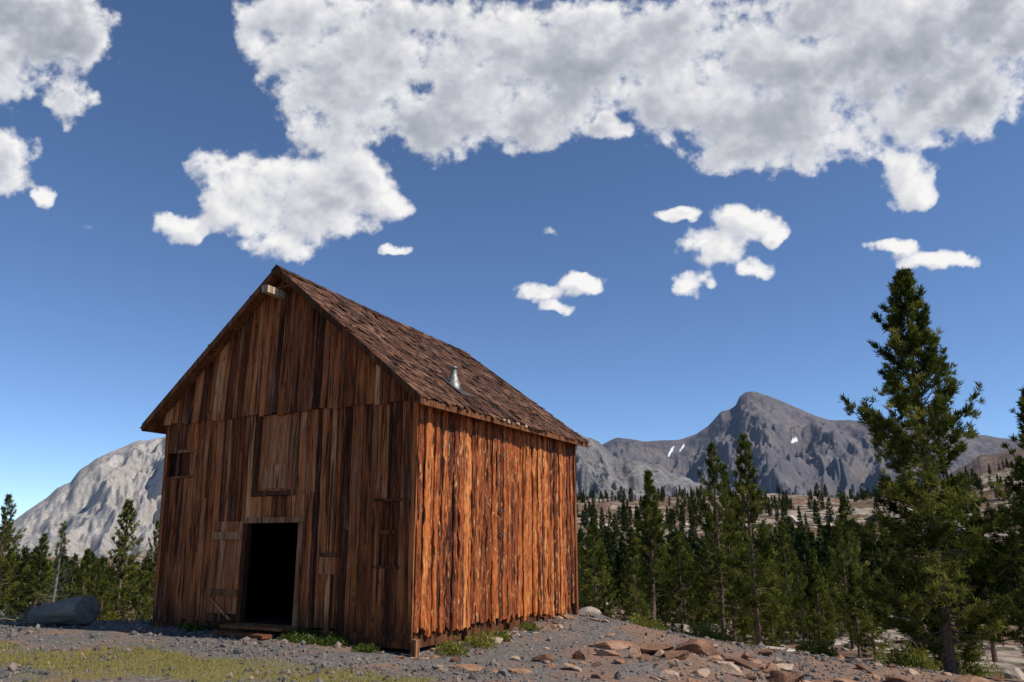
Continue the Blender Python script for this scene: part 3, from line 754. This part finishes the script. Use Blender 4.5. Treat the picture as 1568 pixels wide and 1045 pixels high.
# ------------------------------------------------------------------ clouds (patch of sky dome)
S = np.arange(-92, 92.01, .2); T = np.arange(-4, 62.01, .2)
SS, TT = np.meshgrid(S, T)
blobs = [(30,50,135,120),(105,50,60,70),(100,150,42,42),(5,250,60,55),(66,305,24,18),
 (470,60,110,100),(560,90,150,125),(650,190,75,60),(760,100,190,120),(800,180,80,55),(950,80,210,100),(1000,160,60,45),(1060,140,55,45),(930,195,45,20),(720,180,65,50),(550,180,75,45),
 (1150,110,220,145),(1190,205,110,65),(1110,210,60,55),(1350,60,230,130),(1500,30,210,125),(1400,180,120,60),(1390,265,48,44),(1405,300,40,22),(1500,140,80,60),(1280,210,70,45),
 (455,290,135,66),(540,270,65,55),(592,315,42,30),(440,368,65,38),(330,255,55,28),(285,345,55,24),(480,340,105,42),(370,320,75,40),(500,210,60,36),
 (598,384,26,11),(825,447,44,16),(888,435,34,20),(850,468,32,13),(1145,343,55,32),(1090,380,52,36),(1060,430,32,24),(1040,332,32,12),(1158,410,34,15),(1185,360,18,24),
 (1370,376,44,16),(1430,397,62,20),(1478,400,24,14)]
faint = [(140,350,35,9),(1215,400,18,6),(855,360,26,10),(1050,305,26,8),(170,15,30,12),(30,225,50,25),(930,420,20,10)]
def field(SS, TT, oc=6):
    wx = SS+(fbm(SS*.35, TT*.35, 0, 4, 61)-.5)*3.4; wy = TT+(fbm(SS*.35, TT*.35, 5, 4, 62)-.5)*2.6
    B = np.full(SS.shape, -3.0)
    for (x, y, a, b) in blobs:
        d2 = ((wx-(x-784)/10)/(a/10))**2+((wy-(522-y)/10)/(b/10))**2
        B = np.logaddexp(B*5, (1-d2)*1.15*5)/5
    for (x, y, a, b) in faint:
        d2 = ((wx-(x-784)/10)/(a/10))**2+((wy-(522-y)/10)/(b/10))**2
        B = np.maximum(B, -.08-.6*d2)
    B = np.minimum(B, 1.3)
    n = fbm(SS*.22, TT*.26, 0, oc, 71, .56)
    bil = 1-np.abs(2*fbm(SS*.13, TT*.17, 2, min(oc, 4), 81, .45)-1)
    return B + (n-.5)*1.9 + (bil-.7)*.45
F0 = field(SS, TT)
G0 = field(SS, TT, 4); G1 = field(SS+1.5, TT+1.7, 4)
relief = np.clip((G0-G1)*.55, -.5, .5)
thick = sstep(.25, 1.5, G0)
up = sstep(10, 40, TT)
n_ = fbm(SS*.07, TT*.1, 3, 4, 91)
shade = .97+relief*.5-thick*(.14+.34*up)*(.3+1.4*n_)  # sun side and grey underside computed into the self-lit cloud colour
x_, y_, z_ = sky_dir(SS, TT); L = np.sqrt(x_**2+y_**2+z_**2); RD = 9500
V = np.stack([x_/L*RD, y_/L*RD, z_/L*RD+1.6], -1).reshape(-1, 3)
t = NT('cumulus_cloud'); o = t.obj()
f = t.attr('dens'); nz = t.noise(o, .0055, 9, .63, .2)
dd = t.math('ADD', f, t.math('MULTIPLY', t.math('SUBTRACT', nz, .5), 1.35))
al = t.ramp(dd, [(.01, 0.0), (.18, .12), (.4, .5), (.65, .85), (.95, 1.0)], 'LINEAR')
sh_ = t.math('ADD', t.attr('shade'), t.math('MULTIPLY', t.math('SUBTRACT', nz, .5), .16))
col = t.ramp(sh_, [(.25, (.33,.36,.42)), (.55, (.50,.52,.58)), (.8, (.75,.76,.80)), (1.0, (.98,.97,.96))])
em = t.n('ShaderNodeEmission'); t.l(col, em.inputs[0]); em.inputs[1].default_value = .96
tp = t.n('ShaderNodeBsdfTransparent'); mx = t.n('ShaderNodeMixShader')
t.l(al, mx.inputs[0]); t.l(tp.outputs[0], mx.inputs[1]); t.l(em.outputs[0], mx.inputs[2]); t.l(mx.outputs[0], t.out.inputs[0])
t.m.cycles.emission_sampling = 'NONE'
mesh_np('clouds', V, grid_faces(*SS.shape), {'dens': F0.ravel(), 'shade': shade.ravel()}, [t.m], True)

# ------------------------------------------------------------------ sun, sky, camera
th = R(-10); hx = .881*math.cos(th)-.474*math.sin(th); hy = -.474*math.cos(th)-.881*math.sin(th); EL = R(50)
sv = Vector((hx*math.cos(EL), hy*math.cos(EL), math.sin(EL)))
sun = bpy.data.lights.new('sun', 'SUN'); sun.energy = 5.0; sun.angle = R(.5); sun.color = (1, .94, .85)
so = bpy.data.objects.new('sun', sun); scene.collection.objects.link(so); so.rotation_euler = sv.to_track_quat('Z', 'Y').to_euler()
so.location = (30, -10, 50)
w = bpy.data.worlds.new('World'); scene.world = w; w.use_nodes = True; nt = w.node_tree
bg = nt.nodes['Background']; sk = nt.nodes.new('ShaderNodeTexSky'); sk.sky_type = 'NISHITA'; sk.sun_disc = False
sk.sun_elevation = EL; sk.sun_rotation = math.atan2(sv.x, sv.y); sk.altitude = 2800; sk.air_density = .8; sk.dust_density = .1; sk.ozone_density = 2.3
mxn = nt.nodes.new('ShaderNodeMix'); mxn.data_type = 'RGBA'; mxn.blend_type = 'MULTIPLY'; mxn.inputs[0].default_value = 1.0
nt.links.new(sk.outputs[0], mxn.inputs[6]); mxn.inputs[7].default_value = (1.06, 1.19, 1.3, 1)
nt.links.new(mxn.outputs[2], bg.inputs[0]); bg.inputs[1].default_value = .118
cam = bpy.data.cameras.new('camera'); co = bpy.data.objects.new('camera', cam); scene.collection.objects.link(co)
co.location = (0, 0, 1.6); co.rotation_euler = (R(90+14.3), 0, 0); cam.lens = 36*1211/1568; cam.sensor_width = 36; cam.clip_end = 30000; cam.clip_start = .05
scene.camera = co
scene.view_settings.view_transform = 'Standard'; scene.view_settings.look = 'None'; scene.view_settings.exposure = 0
